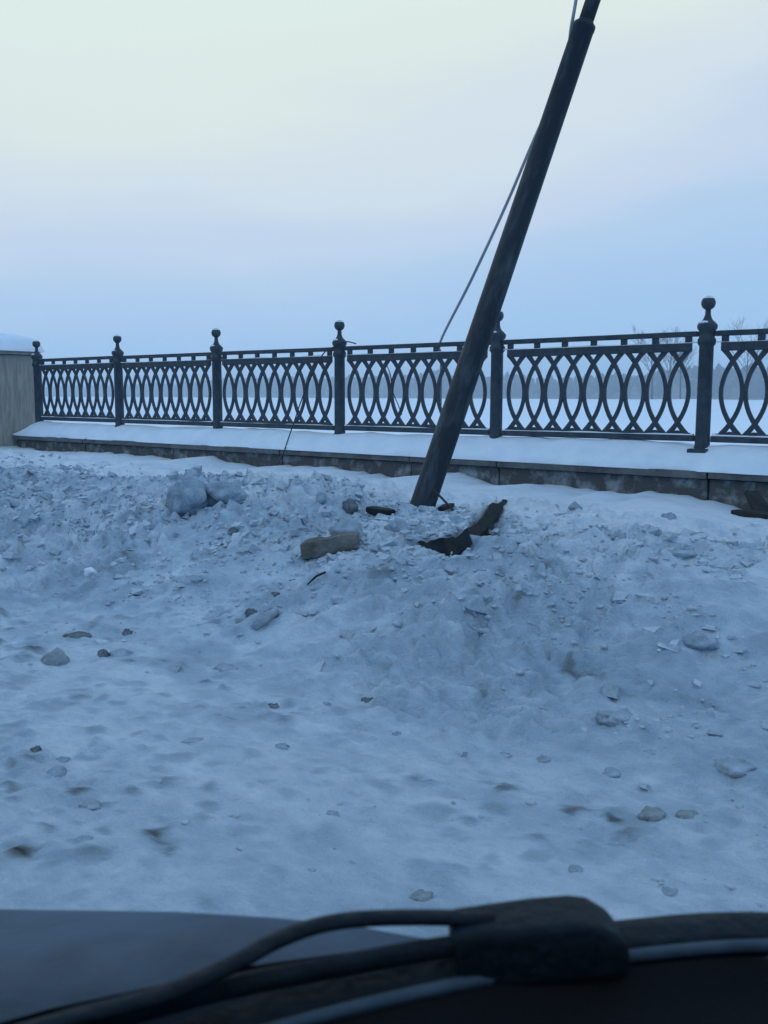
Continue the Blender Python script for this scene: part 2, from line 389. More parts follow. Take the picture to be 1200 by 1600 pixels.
# woods on the far shore: several thousand crowns as one mass
def ico(sub):
    bm = bmesh.new(); bmesh.ops.create_icosphere(bm, subdivisions=sub, radius=1)
    v = np.array([q.co[:] for q in bm.verts]); f = np.array([[q.index for q in p.verts] for p in bm.faces]); bm.free(); return v, f
I1v, I1f = ico(1); I2v, I2f = ico(2); I3v, I3f = ico(3)
VV, FF, off = [], [], 0
for i in range(4200):
    x = random.uniform(-3000, 500); d = random.random()**1.4*300+8
    f = 1.05+.28*math.sin(x*.0045+1)+.16*math.sin(x*.013)+.08*math.sin(x*.041)
    f *= .55+.45*float(sstep(-1500, -500, np.array(x)))
    z = float(np.interp(d, [p[0] for p in prof], [p[1] for p in prof])); z = z*(f if z > 3 else 1)
    h = random.uniform(7, 16); wd = h*random.uniform(.22, .4)
    v = I1v*(1+.35*rng.uniform(-1, 1, (len(I1v), 1)))*[wd, wd, h*.55]+[x, bank_y(x)+d, z+h*.45]
    VV.append(v); FF.append(I1f+off); off += len(v)
def np_mesh(name, v, f, mt, smooth=False):
    me = bpy.data.meshes.new(name); me.from_pydata(v.tolist(), [], f.tolist()); me.update(); return link(name, me, mt, smooth=smooth)
tag(np_mesh('far_woods', np.vstack(VV), np.vstack(FF), M_woods), 'dark leafless woods along the far shore of the frozen river', 'woods', kind='stuff')

# bare trees on the ice edge nearer than the woods
def bare_tree(name, loc, H, label, seed, spread=.5):
    rr = random.Random(seed); V, Fc = [], []
    def add(p0, p1, r0, r1):
        mid = (p0+p1)/2+Vector((rr.uniform(-1, 1), rr.uniform(-1, 1), 0))*(p1-p0).length*.06
        v, f = tube([p0, mid, p1], [r0, (r0+r1)/2, r1], 4, False); o = len(V); V.extend(v); Fc.extend([tuple(i+o for i in q) for q in f])
    root = empty(name, loc); tag(root, label, 'tree', 'bare trees in the haze across the river')
    top = Vector((rr.uniform(-.05, .05)*H, 0, H*.62)); tv, tf = tube([(0, 0, -2), top*.5+Vector((rr.uniform(-.02, .02)*H, 0, 0)), top], [H*.014, H*.010, H*.005], 7)
    link('trunk', mesh(tv, tf), M_bark, root)
    def grow(p, d, L, r, lev):
        e = p+d*L; add(p, e, r, r*.5)
        if lev == 0: return
        for k in range(rr.choice((3, 4, 4))):
            t = rr.uniform(.35, 1); q = p.lerp(e, t)
            nd = (d+Vector((rr.uniform(-1, 1), rr.uniform(-1, 1), rr.uniform(-.15, .7)))*.75).normalized()
            grow(q, nd, L*rr.uniform(.5, .72), r*.55, lev-1)
    for k in range(11):
        t = rr.uniform(.38, 1.0); q = top*t; a = rr.uniform(0, 6.28)
        grow(q, Vector((math.cos(a)*spread, math.sin(a)*spread, rr.uniform(.5, 1))).normalized(), H*rr.uniform(.2, .3), H*.0042, 3)
    link('crown', mesh(V, Fc), M_bark, root)
for px, D, H, lab, sd_ in [(1012, 560, 43, 'leftmost hazy bare tree showing above the railing beside the rightmost whole post', 1), (1034, 575, 45, 'middle one of three hazy bare trees showing above the railing, the broadest crown', 2),
                           (1056, 585, 43, 'hazy bare tree nearest to the left of the ball-topped post at the right', 3), (1160, 565, 46.5, 'lone hazy bare tree above the railing right of the ball-topped post at the right', 4)]:
    d = FWD+RGT*((px-600)/FPX); d.z = 0; d.normalize()
    bare_tree('bare_tree', (d.x*D, d.y*D, -1.5), H, lab, sd_)
tag(link('islet', (lambda: mesh(*lathe([(70, -1.8), (60, -1.3), (35, -.6), (5, -.2)], 20)))(), M_snow), kind='structure').location = (-570*.36, 570*.93, .15)

# ------------------------------------------------------------------ stone parapet
par = empty('stone_parapet', (-6, FRONT_Y, .4))
tag(par, 'low grey granite parapet under the iron railing, topped with a ledge of snow', 'parapet')
def under(root, name, me, mt, smooth=False):
    o = link(name, me, mt, root, smooth); o.matrix_parent_inverse = Matrix.Translation(root.location).inverted(); return o
edges = [-13.02, -11.25, -9.35, -7.42, -5.60, -4.58, -2.62, -.70, 1.25, 3.2, 5.2]
for i in range(len(edges)-1):
    x0, x1 = edges[i]+.006, edges[i+1]-.006; j = random.uniform(-.006, .006)
    bm = bmesh.new(); box_bm(bm, x0, x1, FRONT_Y+j, 8.02, .60+j*.4, .662+j*.4, bev=.008)
    under(par, 'coping_block', bm_mesh(bm), M_stone)
    bm = bmesh.new(); box_bm(bm, x0, x1, FRONT_Y+.045+j, 7.98, .02, .594, bev=.012)
    bmesh.ops.subdivide_edges(bm, edges=bm.edges[:], cuts=5, use_grid_fill=True)
    for v in bm.verts:
        if v.co.y < 7.5: v.co.y += .012*float(vnoise(v.co.x*9, v.co.z*9, None, 4+i))
    under(par, 'base_block', bm_mesh(bm), M_frost, True)
# ledge of snow: rounded bank from the railing foot to the coping edge
prof = [(7.345, .655), (7.352, .690), (7.385, .725), (7.44, .765), (7.50, .805), (7.56, .84), (7.63, .862), (7.74, .86), (7.88, .80), (7.99, .70), (8.0, .665)]
xs = np.arange(-13.04, 5.2, .05); V, Fc = [], []
for i, x in enumerate(xs):
    e = float(sstep(-13.04, -12.75, np.array(x)))
    for k, (y, z) in enumerate(prof):
        a = float(fbm(np.array(x*1.1), np.array(k*.35), 15, 3)); b = float(vnoise(np.array(x*6), np.array(k*.8), None, 17))
        top = 0 if k == 0 or k == len(prof)-1 else 1
        zz = z+top*(.034*a+.009*b+.012*float(vnoise(np.array(x*2.6), np.array(k*.5), None, 19)))
        V.append((x, y-(.030*a+.009*b if k < 3 else 0), .662+(zz-.662)*(.35+.65*e)))
n = len(prof)
for i in range(len(xs)-1):
    for k in range(n-1): Fc.append((i*n+k, (i+1)*n+k, (i+1)*n+k+1, i*n+k+1))
Fc.append(tuple(range(n))); Fc.append(tuple((len(xs)-1)*n+k for k in range(n))[::-1])
under(par, 'snow_ledge', mesh(V, Fc), M_snow, True)

# pillar that ends the railing on the left
pil = empty('stone_pillar', (-13.7, 7.7, .4)); tag(pil, 'square weathered stone pillar with a thick cap of snow at the left end of the railing', 'pillar')
bm = bmesh.new(); box_bm(bm, -14.5, -13.06, 6.75, 7.78, .1, 1.85, bev=.03); under(pil, 'shaft', bm_mesh(bm), M_pillar)
bm = bmesh.new(); box_bm(bm, -14.56, -13.0, 6.69, 7.84, 1.853, 1.91, bev=.02); under(pil, 'capstone', bm_mesh(bm), M_pillar)
bm = bmesh.new(); bmesh.ops.create_grid(bm, x_segments=22, y_segments=22, size=1)
for v in bm.verts:
    r = max(abs(v.co.x), abs(v.co.y)); q = math.sqrt(max(0, 1-r**3.2))
    x, y = v.co.x*.82-13.78, v.co.y*.62+7.27
    v.co = Vector((x, y, 1.90+.30*q+.025*float(vnoise(np.array(x*4), np.array(y*4), None, 9))*q))
under(pil, 'snow_cap', bm_mesh(bm), M_snow, True)

# ------------------------------------------------------------------ cast-iron railing
Z0 = 1.25-.371; HP = .899
fen = empty('iron_railing', (POST0_X, FENCE_Y, Z0)); tag(fen, 'dark cast-iron railing of interlaced ovals between ball-topped posts along the river parapet', 'railing')
prof = [(.070, -.075), (.070, -.045), (.062, -.03), (.060, .03), (.058, .78), (.072, .80), (.074, .835), (.062, .85), (.062, .895), (.080, .925), (.082, .95), (.060, .975), (.040, .992), (.030, 1.012), (.023, 1.035), (.022, 1.08)]
post_me = mesh(*lathe(prof, 12)); 
bm = bmesh.new(); bmesh.ops.create_uvsphere(bm, u_segments=16, v_segments=12, radius=.057); ball_me = bm_mesh(bm)
bm = bmesh.new(); bmesh.ops.create_uvsphere(bm, u_segments=12, v_segments=8, radius=.05)
for v in bm.verts: v.co.z = max(v.co.z, 0)*.35+.036; v.co.x *= .95
cap_me = bm_mesh(bm)
bm = bmesh.new(); box_bm(bm, -.078, .078, -.135, .078, -.125, -.052, bev=.008); plate_me = bm_mesh(bm)
bm = bmesh.new(); bmesh.ops.create_uvsphere(bm, u_segments=12, v_segments=8, radius=1)
for v in bm.verts: v.co = Vector((v.co.x*.062-.012, v.co.y*.060-.012, max(v.co.z, -.3)*.020+.968))
cs_me = bm_mesh(bm)
def fence_post(i):
    p = link('fence_post', post_me, M_iron, fen, i == 0); p.location = (-STEP*i, 0, 0)
    q = link('ball_finial', ball_me, M_iron, p, i == 0); q.location = (0, 0, 1.126)
    s = link('finial_snow', cap_me, M_snow, q, i == 0); s.parent = p; s.location = (0, 0, 1.126)
    link('collar_snow', cs_me, M_snow, p, i == 0)
    if i == 0: link('base_plate', plate_me, M_iron, p)
for i in range(-2, 6): fence_post(i)

def arc_bm(sign, c, A=.0845, wd=.0305, th=.022):
    zs = np.linspace(.058, .752, 19); V, Fc = [], []
    pts = [Vector((c+sign*(-A*(1-((z-.405)/.252)**2)), 0, z)) for z in zs]
    n = len(pts)
    for i, p in enumerate(pts):
        t = (pts[min(i+1, n-1)]-pts[max(i-1, 0)]).normalized(); nn = Vector((t.z, 0, -t.x))
        g = wd*(.5+.22*abs((zs[i]-.405)/.36)**3)
        yy = th/2 + (.0015 if sign > 0 else 0)
        for a, b in ((-1, -1), (1, -1), (1, 1), (-1, 1)): V.append(p+nn*g*a+Vector((0, yy*b, 0)))
    for i in range(n-1):
        for k in range(4): Fc.append((i*4+k, i*4+(k+1) % 4, (i+1)*4+(k+1) % 4, (i+1)*4+k))
    Fc.append((3, 2, 1, 0)); Fc.append(tuple((n-1)*4+k for k in range(4)))
    return V, Fc
PW = 1.76; N_OVAL = 9; PITCH_O = PW/N_OVAL
def oval():
    V, Fc = arc_bm(1, 0); v2, f2 = arc_bm(-1, 0); o = len(V)
    V += v2; Fc += [tuple(k+o for k in f) for f in f2]
    v3 = [(-.05, -.011, .066), (.05, -.011, .066), (.012, -.011, .088), (-.012, -.011, .088), (-.05, .011, .066), (.05, .011, .066), (.012, .011, .088), (-.012, .011, .088)]
    f3 = [(0, 1, 2, 3), (7, 6, 5, 4), (0, 4, 5, 1), (1, 5, 6, 2), (2, 6, 7, 3), (3, 7, 4, 0)]; o = len(V)
    V += [Vector(q) for q in v3]; Fc += [tuple(k+o for k in f) for f in f3]
    me = mesh(V, Fc); return me
oval_me = oval()
bm = bmesh.new(); box_bm(bm, -.026, .026, -.014, .014, .803, .860); spacer_me = bm_mesh(bm)
bm = bmesh.new(); box_bm(bm, -PW/2-.055, PW/2+.055, -.026, .026, .858, .899, bev=.008); top_me = bm_mesh(bm)
bm = bmesh.new(); box_bm(bm, -PW/2, PW/2, -.020, .020, .738, .808, bev=.006); mid_me = bm_mesh(bm)
bm = bmesh.new(); box_bm(bm, -PW/2-.05, PW/2+.05, -.026, .026, 0, .05, bev=.006); box_bm(bm, -PW/2-.01, PW/2+.01, -.015, .015, .048, .07); bot_me = bm_mesh(bm)
def snow_strip(seed, z, hw, hgt_, a=.45):
    xs = np.linspace(-PW/2-.04, PW/2+.04, 60); V, Fc = [], []
    for i, x in enumerate(xs):
        t = max(.04, a+.75*float(fbm(np.array(x*3.2), np.array(seed*3.1), seed, 3)))
        for y, zz in ((-hw, 0), (-hw*.75, .6), (0, 1), (hw*.75, .6), (hw, 0)): V.append((x, y, z+.0015+hgt_*t*zz))
    for i in range(len(xs)-1):
        for k in range(4): Fc.append((i*5+k, (i+1)*5+k, (i+1)*5+k+1, i*5+k+1))
    return mesh(V, Fc)
for i in range(-2, 5):
    pn = link('fence_panel', bot_me, M_iron, fen); pn.location = (-STEP*i-STEP/2, random.uniform(-.006, .006), random.uniform(-.005, .005)); pn.rotation_euler = (random.uniform(-.008, .008), random.uniform(-.003, .003), random.uniform(-.004, .004))
    link('top_rail', top_me, M_iron, pn); link('middle_rail', mid_me, M_iron, pn)
    for k in range(N_OVAL):
        o = link('oval_loop', oval_me, M_iron, pn); o.location = (-PW/2+PITCH_O*(k+.5), 0, 0)
    for k in range(7):
        o = link('spacer_block', spacer_me, M_iron, pn); o.location = (-PW/2+.0285+(PW-.057)/6*k, 0, 0)
    link('rail_snow', snow_strip(30+i, .05, .024, .022), M_snow, pn, True)
    link('middle_rail_snow', snow_strip(50+i, .806, .018, .016, .45), M_snow, pn, True)
    link('top_rail_snow', snow_strip(70+i, .899, .024, .012, .2), M_snow, pn, True)

# ------------------------------------------------------------------ leaning pole
pole = empty('leaning_pole', POLE_BASE); tag(pole, 'dark steel lamp pole leaning over to the right, its foot buried in the snow bank', 'pole')
axd = (POLE_STEP-POLE_BASE); Lp = axd.length; axd.normalize()
q = Vector((0, 0, 1)).rotation_difference(axd); pole.rotation_mode = 'QUATERNION'; pole.rotation_quaternion = q
V, Fc = lathe([(.090, -.35), (.090, .05), (.087, 1.0), (.082, 2.2), (.078, Lp-.03), (.081, Lp-.028), (.081, Lp), (.07, Lp+.004)], 24)
for k in range(24):                                        # torn foot on the road side
    a = 2*math.pi*k/24
    V[24+k] = (V[24+k][0], V[24+k][1], .02+.04*math.sin(a*3))
me = mesh(V, Fc); link('lower_tube', me, M_pole, pole, True)
V, Fc = lathe([(.053, Lp-.2), (.053, Lp+.6), (.050, Lp+2.4)], 20); link('upper_tube', mesh(V, Fc), M_pole, pole, True)
V, Fc = lathe([(.0635, Lp+.002), (.0635, Lp+.02), (.055, Lp+.03)], 20); link('collar_ring', mesh(V, Fc), M_pole, pole, True)
Mi = (Matrix.Translation(POLE_BASE) @ q.to_matrix().to_4x4()).inverted()
rd = [Mi @ (EYE+(FWD+RGT*((a-600)/FPX)-UPV*((b-800)/FPX))*dp) for a, b, dp in ((676, 764, 6.44), (690, 778, 6.42), (708, 797, 6.40))]
V, Fc = tube(rd, .009, 6); link('broken_rod', mesh(V, Fc), M_wire, pole)

# ------------------------------------------------------------------ cable and wires
def pxp(px, py, depth):
    return EYE+(FWD+RGT*((px-600)/FPX)-UPV*((py-800)/FPX))*depth
def smooth_path(P, n=10):
    out = []
    for i in range(len(P)-1):
        p0, p1, p2, p3 = P[max(i-1, 0)], P[i], P[i+1], P[min(i+2, len(P)-1)]
        for t in np.linspace(0, 1, n, endpoint=False):
            out.append(.5*((2*p1)+(p2-p0)*t+(2*p0-5*p1+4*p2-p3)*t*t+(3*p1-p0-3*p2+p3)*t**3))
    out.append(P[-1]); return out
topc = POLE_BASE+axd*(Lp+2.1)+Vector((-.02, -.05, 0))
end = Vector((-5.42, FENCE_Y-.01, Z0+.93))
def pxp_(px, py, dp): return EYE+(FWD+RGT*((px-600)/FPX)-UPV*((py-800)/FPX))*dp
tip = POLE_BASE+axd*(Lp+2.3)
cp = smooth_path([Vector((-5.46, FENCE_Y+.05, Z0+.28)), Vector((-5.45, FENCE_Y+.04, Z0+.75)), Vector((-5.43, FENCE_Y, Z0+.914)), pxp_(735, 440, 7.65), pxp_(790, 322, 7.25), pxp_(830, 228, 7.0), pxp_(880, 112, 6.95),
                  pxp_(893, 40, 6.62), pxp_(900, 0, 6.6), pxp_(914, -90, 6.6), tip+Vector((-.05, -.03, 0))], 8)
cab = tag(link('guy_cable', mesh(*tube(cp, .013, 6)), M_cable, smooth=True), 'thin slack grey cable running from the leaning pole down to the railing top', 'cable')
def wire(name, P, r, label, mt=None):
    return tag(link(name, mesh(*tube(smooth_path([Vector(p) for p in P]), r, 5)), mt or M_wire, smooth=True), label, 'wire')
def onY(px, py, Y):
    d = FWD+RGT*((px-600)/FPX)-UPV*((py-800)/FPX); return EYE+d*((Y-EYE.y)/d.y)
wire('loose_wire', [onY(556, 537, 7.50), onY(540, 534, 7.55), onY(524, 541, 7.56), onY(505, 553, 7.58), onY(486, 590, 7.56), onY(470, 628, 7.55), onY(461, 655, 7.52), onY(449, 690, 7.38), onY(444, 705, 7.30), onY(436, 722, 7.24), onY(424, 734, 7.15)],
     .007, 'dark loose wire hung over the railing and trailing down the parapet to the snow')
wire('wire_scrap', [onY(602, 566, 7.59), onY(610, 585, 7.585), onY(614, 612, 7.585), onY(622, 632, 7.58), onY(628, 648, 7.585)], .005, 'short dark wire scrap caught in the ovals left of the leaning pole')

# ------------------------------------------------------------------ debris in the snow bank
def lump(v, f, seed, amp=.25, fr=1.6):
    o = rng.uniform(0, 50, 3)+seed
    d = vnoise(v[:, 0]*fr+o[0], v[:, 1]*fr+o[1], v[:, 2]*fr+o[2], 3)*amp+vnoise(v[:, 0]*fr*2.7+o[1], v[:, 1]*fr*2.7+o[2], v[:, 2]*fr*2.7+o[0], 5)*amp*.5+np.abs(vnoise(v[:, 0]*fr*5.5+o[2], v[:, 1]*fr*5.5+o[0], v[:, 2]*fr*5.5+o[1], 6))*amp*.3
    return v*(1+d[:, None])
def debris(name, px0, px1, py0, py1, mt, label, cat, group=None, sub=3, amp=.32, depthf=.8, yaw=0, sink=.3, pitch=0, seed=None, fr=1.6):
    c, dist = at((px0+px1)/2, py1-.25*(py1-py0))
    wd = (px1-px0)/FPX*dist/2; ht = (py1-py0)/FPX*dist/2
    v, f = (I3v, I3f) if sub == 3 else (I2v, I2f)
    v = lump(v, f, seed if seed is not None else px0+py0, amp, fr); v = v*[wd, wd*depthf, ht*1.1]
    me = bpy.data.meshes.new(name); me.from_pydata(v.tolist(), [], f.tolist()); me.update()
    o = link(name, me, mt, smooth=True)
    o.location = c+Vector((0, 0, ht*(1-2*sink))); o.rotation_euler = (0, pitch, YAW*-1+yaw)
    return tag(o, label, cat, group)
debris('snow_block', 266, 322, 755, 806, M_clod, 'large dirty snow block on the bank crest, nearest the parapet on the left', 'snow block', sub=3, amp=.5, seed=4, fr=1.9)
debris('snow_block', 318, 374, 757, 792, M_clod, 'lower dirty snow block leaning against the right of the largest block', 'snow block', sub=3, amp=.5, seed=14, fr=1.9)
debris('dark_clod', 537, 560, 781, 800, M_dclod, 'small round dark clod on the bank left of the flat black scrap', 'clod', seed=8)
debris('dark_clod', 493, 510, 770, 788, M_clod, 'upright grey clod on the bank crest left of the pole foot', 'clod', seed=9)
debris('dark_clod', 520, 566, 815, 850, M_clod, 'grey icy clod just above the long brown chunk', 'clod', seed=10, amp=.4)

# long brown chunk with snow lying on it
def slab(name, p0, p1, w_, h_, mt, label, cat, seed, lift=0.0):
    a, _ = at(*p0); b, _ = at(*p1); d = (b-a); L = d.length; d.normalize()
    bm = bmesh.new(); box_bm(bm, -L/2, L/2, -w_/2, w_/2, -h_/2, h_/2, bev=h_*.22)
    bmesh.ops.subdivide_edges(bm, edges=bm.edges[:], cuts=3, use_grid_fill=True)
    for v in bm.verts:
        k = .16*h_*float(vnoise(np.array(v.co.x*8+seed), np.array(v.co.y*11), np.array(v.co.z*11), 2))
        v.co += Vector((k*2, k, k)); 
        e = abs(v.co.x)/(L/2); v.co.z *= 1-.3*e*e; v.co.y *= 1-.25*e*e
    o = link(name, bm_mesh(bm), mt, smooth=True); o.location = (a+b)/2+Vector((0, 0, lift))
    z = Vector((0, 0, 1)); y = z.cross(d).normalized(); z = d.cross(y)
    o.rotation_euler = Matrix((d, y, z)).transposed().to_euler()
    return tag(o, label, cat)
ch = slab('concrete_chunk', (470, 872), (562, 853), .14, .12, M_brown, 'long brown broken concrete chunk lying in the snow bank left of the pole', 'rubble', 3, .035)
slab('black_scrap', (577, 800), (612, 806), .09, .05, M_plastic, 'flat black scrap on the snow just left of the pole foot', 'scrap', 5, .02)
slab('black_scrap', (688, 800), (706, 793), .05, .035, M_plastic, 'small black scrap under the thin rod at the pole foot', 'scrap', 6, .02)
# torn black sheet standing on edge along the lip of the hollow
ST = [((652, 847), (656, 852)), ((672, 846), (680, 864)), ((692, 840), (694, 873)), ((712, 839), (716, 866)), ((730, 826), (738, 850)), ((746, 815), (754, 833)), ((758, 803), (768, 818)),
      ((764, 789), (778, 806)), ((771, 784), (786, 793)), ((791, 779), (793, 783))]
V, Fc = [], []; S_ = []
for k in range(len(ST)-1):
    for t_ in (0, .25, .5, .75):
        S_.append([np.array(ST[k][e])*(1-t_)+np.array(ST[k+1][e])*t_ for e in (0, 1)]+[(k+t_)/(len(ST)-1)])
S_.append([np.array(ST[-1][0], float), np.array(ST[-1][1], float), 1.0])
for k, (a, b, f) in enumerate(S_):
    dp = float(np.interp(f, np.linspace(0, 1, len(RIMD)), RIMD)); ja = random.uniform(-2.2, 2.2); jb = random.uniform(-1.5, 1.5)
    P = lambda px, py, dd: EYE+(FWD+RGT*((px-600)/FPX)-UPV*((py-800)/FPX))*(dp+dd)
    V += [P(a[0], a[1]+ja, .05), P((a[0]+b[0])/2, (a[1]+b[1])/2, .0), P(b[0], b[1]+jb, -.05), P(b[0], b[1]+jb+1, -.035), P((a[0]+b[0])/2, (a[1]+b[1])/2, .016), P(a[0], a[1]+ja, .064)]
for k in range(len(S_)-1):
    for q_ in range(6): Fc.append((k*6+q_, k*6+(q_+1) % 6, (k+1)*6+(q_+1) % 6, (k+1)*6+q_))
Fc.append((5, 4, 3, 2, 1, 0)); n = (len(S_)-1)*6; Fc.append(tuple(n+q_ for q_ in range(6)))
tag(link('torn_bumper_strip', mesh(V, Fc), M_plastic), 'torn black bumper strip curving up along the hollow right of the pole foot', 'car part')
slab('broken_board', (1150, 803), (1204, 812), .13, .045, M_wood, 'dark broken board lying flat at the foot of the parapet on the right', 'board', 8, .02)
# board that leans against the wall
a, _ = at(1196, 806); b = onY(1174, 770, 7.22)
d = (b-a); L = d.length; bm = bmesh.new(); box_bm(bm, -L*.55, L*.55, -.07, .07, -.016, .016, bev=.004)
for v in bm.verts: v.co.x += .03*float(vnoise(np.array(v.co.y*40), np.array(v.co.z*40), None, 3)); v.co.y *= 1-.3*(v.co.x > 0)
o = link('broken_board', bm_mesh(bm), M_wood); o.location = (a+b)/2; o.rotation_euler = d.to_track_quat('X', 'Z').to_euler()
tag(o, 'dark broken board propped upright against the parapet on the right', 'board')
a, _ = at(480, 917); b, _ = at(509, 901)
tag(link('twig', mesh(*tube([a+Vector((0, 0, .012)), (a+b)/2+Vector((0, 0, .03)), b+Vector((0, 0, .022))], [.004, .007, .006], 5)), M_wood, smooth=True), 'thin dark twig lying below the long brown chunk', 'twig')
a, _ = at(396, 984); b, _ = at(432, 962)
tag(link('snow_crust', mesh(*tube([a, a.lerp(b, .4)+Vector((0, 0, .02)), b+Vector((0, 0, .02))], [.02, .035, .02], 7)), M_clod, smooth=True), 'long narrow grey crust of snow in the middle of the bank face', 'snow block')

# clods that can be picked out one by one
CL = [(100, 141, 984, 999, 'd', 'dark flat clod with snow on it, at the far left of the bank face'), (190, 207, 977, 994, 'd', 'small dark upright clod right of the flat dark one on the left'),
      (152, 172, 1011, 1026, 'd', 'dark clod under the small upright one, the left of a pair'), (172, 206, 1009, 1026, 'm', 'greyer clod of a pair below the small upright dark one'),
      (66, 108, 1005, 1042, 'b', 'brownish lump of packed snow at the left edge of the bank'), (128, 152, 884, 899, 'w', 'white chunk standing clear on the upper left bank face'),
      (334, 372, 1033, 1048, 'm', 'rounded grey clod alone at the foot of the bank, lower middle left'), (383, 400, 946, 961, 'd', 'dark clod above the long narrow crust in the middle of the bank'),
      (364, 382, 962, 976, 'b', 'brownish clod left of the long narrow crust'), (421, 437, 923, 931, 'd', 'tiny dark clod below the long brown chunk'),
      (419, 441, 1097, 1105, 'd', 'thin dark clod on the road, left of two at mid width'), (503, 519, 1091, 1103, 'm', 'small peaked clod on the road between two others'),
      (562, 584, 1084, 1099, 'd', 'greenish dark clod on the road, rightmost of three in a line'), (48, 66, 1160, 1175, 'd', 'small dark clod on the road at the far left'),
      (88, 110, 1176, 1191, 'm', 'grey clod beside the small dark one on the far left of the road'), (70, 104, 1192, 1212, 'm', 'wide grey clod just below a smaller one on the left of the road'),
      (124, 162, 1246, 1262, 'm', 'flat grey clod on the lower left of the road'), (116, 150, 1300, 1317, 'm', 'lowest grey clod on the left of the road above the car bonnet'),
      (936, 1000, 1104, 1124, 'm', 'long dark grey clod in the middle of the right-hand road'), (1036, 1086, 852, 866, 'm', 'long flat grey lump on the bank right of the ball-topped post foot'),
      (1000, 1040, 1256, 1274, 'b', 'brownish clod on the road, left of a pair on the lower right'), (1052, 1096, 1260, 1277, 'b', 'brownish clod on the road, right of a pair on the lower right'),
      (1118, 1172, 1180, 1200, 'm', 'wide grey clod close to the right edge of the road'), (1034, 1064, 1383, 1398, 'm', 'grey clod on the road nearest the car on the right'),
      (884, 914, 1348, 1362, 'm', 'soft grey clod low on the road above the wiper hump'), (636, 676, 1389, 1404, 'b', 'brownish clod on the road just above the wiper arm'),
      (612, 630, 1137, 1152, 'm', 'single grey clod at the very middle of the road'), (428, 452, 1156, 1170, 'm', 'grey clod below the thin dark one on the road'),
      (838, 862, 1175, 1190, 'm', 'grey clod on the road left of the long dark grey one'), (506, 532, 1262, 1275, 'm', 'grey clod alone in the lower middle of the road'),
      (776, 800, 1172, 1182, 'm', 'faint small grey clod at right of road centre'), (940, 972, 1196, 1212, 'm', 'grey clod under the long dark grey one on the right'),
      (1004, 1030, 1166, 1182, 'm', 'grey clod between the long dark one and the wide right-edge one'), (282, 320, 1150, 1160, 'm', 'thin flat grey clod on the left half of the road'),
      (300, 316, 898, 908, 'm', 'small grey clod on the middle of the left bank face'), (356, 372, 822, 834, 'd', 'small dark clod below the lower dirty block on the crest'),
      (386, 420, 824, 836, 'm', 'grey clod right of the small dark one under the crest'), (328, 350, 842, 850, 'm', 'flat grey clod under the largest dirty block'),
      (1034, 1056, 797, 812, 'm', 'small grey clod near the parapet, right side, above the long flat lump'), (1068, 1120, 985, 1008, 'm', 'broad grey heap of slush at the right edge of the bank foot')]
CL += [(604, 640, 803, 832, 'm', 'broken grey snow lump just left of the pole foot'), (642, 674, 812, 838, 'm', 'broken grey snow lump right in front of the pole foot'),
       (690, 730, 800, 822, 'm', 'broken snow slab between the pole foot and the torn black strip')]
MT = {'d': M_dclod, 'm': M_clod, 'b': M_bclod, 'w': M_snow}
for i, (a, b, c, d, k, lab) in enumerate(CL):
    debris('snow_clod', a, b, c, d, MT[k], lab, 'clod', 'snow clods scattered on the bank and the road', sub=3, amp=.30, depthf=random.uniform(.6, 1), yaw=random.uniform(-.5, .5), sink=.74 if d > 1050 else .64, fr=2.1, seed=i*3.7)

# crumbs of snow nobody could count
VV, FF, off = [], [], 0
px = rng.uniform(-10.5, .6, 16000); py = np.where(rng.random(16000) < .85, rng.normal(4.3, .75, 16000), rng.uniform(1.6, 5.6, 16000)); keep = (py > 1.5) & (py < 5.9) & (fbm(px*2.2, py*2.2, 140, 2)+.35*vnoise(px*.7, py*.7, None, 145) > .08)
px, py = px[keep], py[keep]; hz, _ = relief(px, py)
for x, y, z in zip(px, py, hz):
    s = .004+.016*random.random()**4; s *= (1 if y > 3.1 else .7)
    v = I1v*(1+.4*rng.uniform(-1, 1, (len(I1v), 1)))*[s*1.3, s, s*.7]+[x, y, z-s*.1]
    VV.append(v); FF.append(I1f+off); off += len(v)
cr_o = np_mesh('snow_crumbs', np.vstack(VV), np.vstack(FF), mat('crumb_snow', (.30, .345, .39), .9, 0, (.50, .56, .62), 1.2, .4, 60, spec=.1), True)
tag(cr_o, 'crumbled snow and ice scattered over the bank and road', 'snow crumbs', kind='stuff')

# angular bits of broken crust thrown up by the plough, far too many to count
VV, FF, off = [], [], 0
bx = np.array([[a, b, c] for a in (-1, 1) for b in (-1, 1) for c in (-1, 1)], float)
bf = np.array([[0, 1, 3, 2], [4, 6, 7, 5], [0, 4, 5, 1], [2, 3, 7, 6], [0, 2, 6, 4], [1, 5, 7, 3]])
N = 11000; px = rng.uniform(-11, .5, N); py = rng.normal(4.6, .68, N)
keep = (py > 2.6) & (py < 6.2) & (fbm(px*1.6, py*1.9, 150, 2)+.5*rng.uniform(-1, 1, N)+.25*(np.hypot(px+3.7, py-4.9) < .9) > .08); px, py = px[keep], py[keep]; hz, _ = relief(px, py)
for x, y, z in zip(px, py, hz):
    sz = .007+.026*random.random()**3.5
    v = (bx+rng.uniform(-.45, .45, (8, 3)))*[sz*random.uniform(.7, 1.5), sz, sz*random.uniform(.35, .8)]
    v = v @ np.array(Matrix.Rotation(random.uniform(0, 6.3), 3, 'Z') @ Matrix.Rotation(random.uniform(-.7, .7), 3, 'X'))+[x, y, z+sz*.05]
    VV.append(v); FF.append(bf+off); off += 8
tag(np_mesh('crust_rubble', np.vstack(VV), np.vstack(FF), mat('crust', (.33, .385, .435), .9, 0, (.54, .595, .65), 1.6, .9, 45, spec=.1)), 'broken angular snow crust thrown up along the bank', 'snow rubble', kind='stuff')

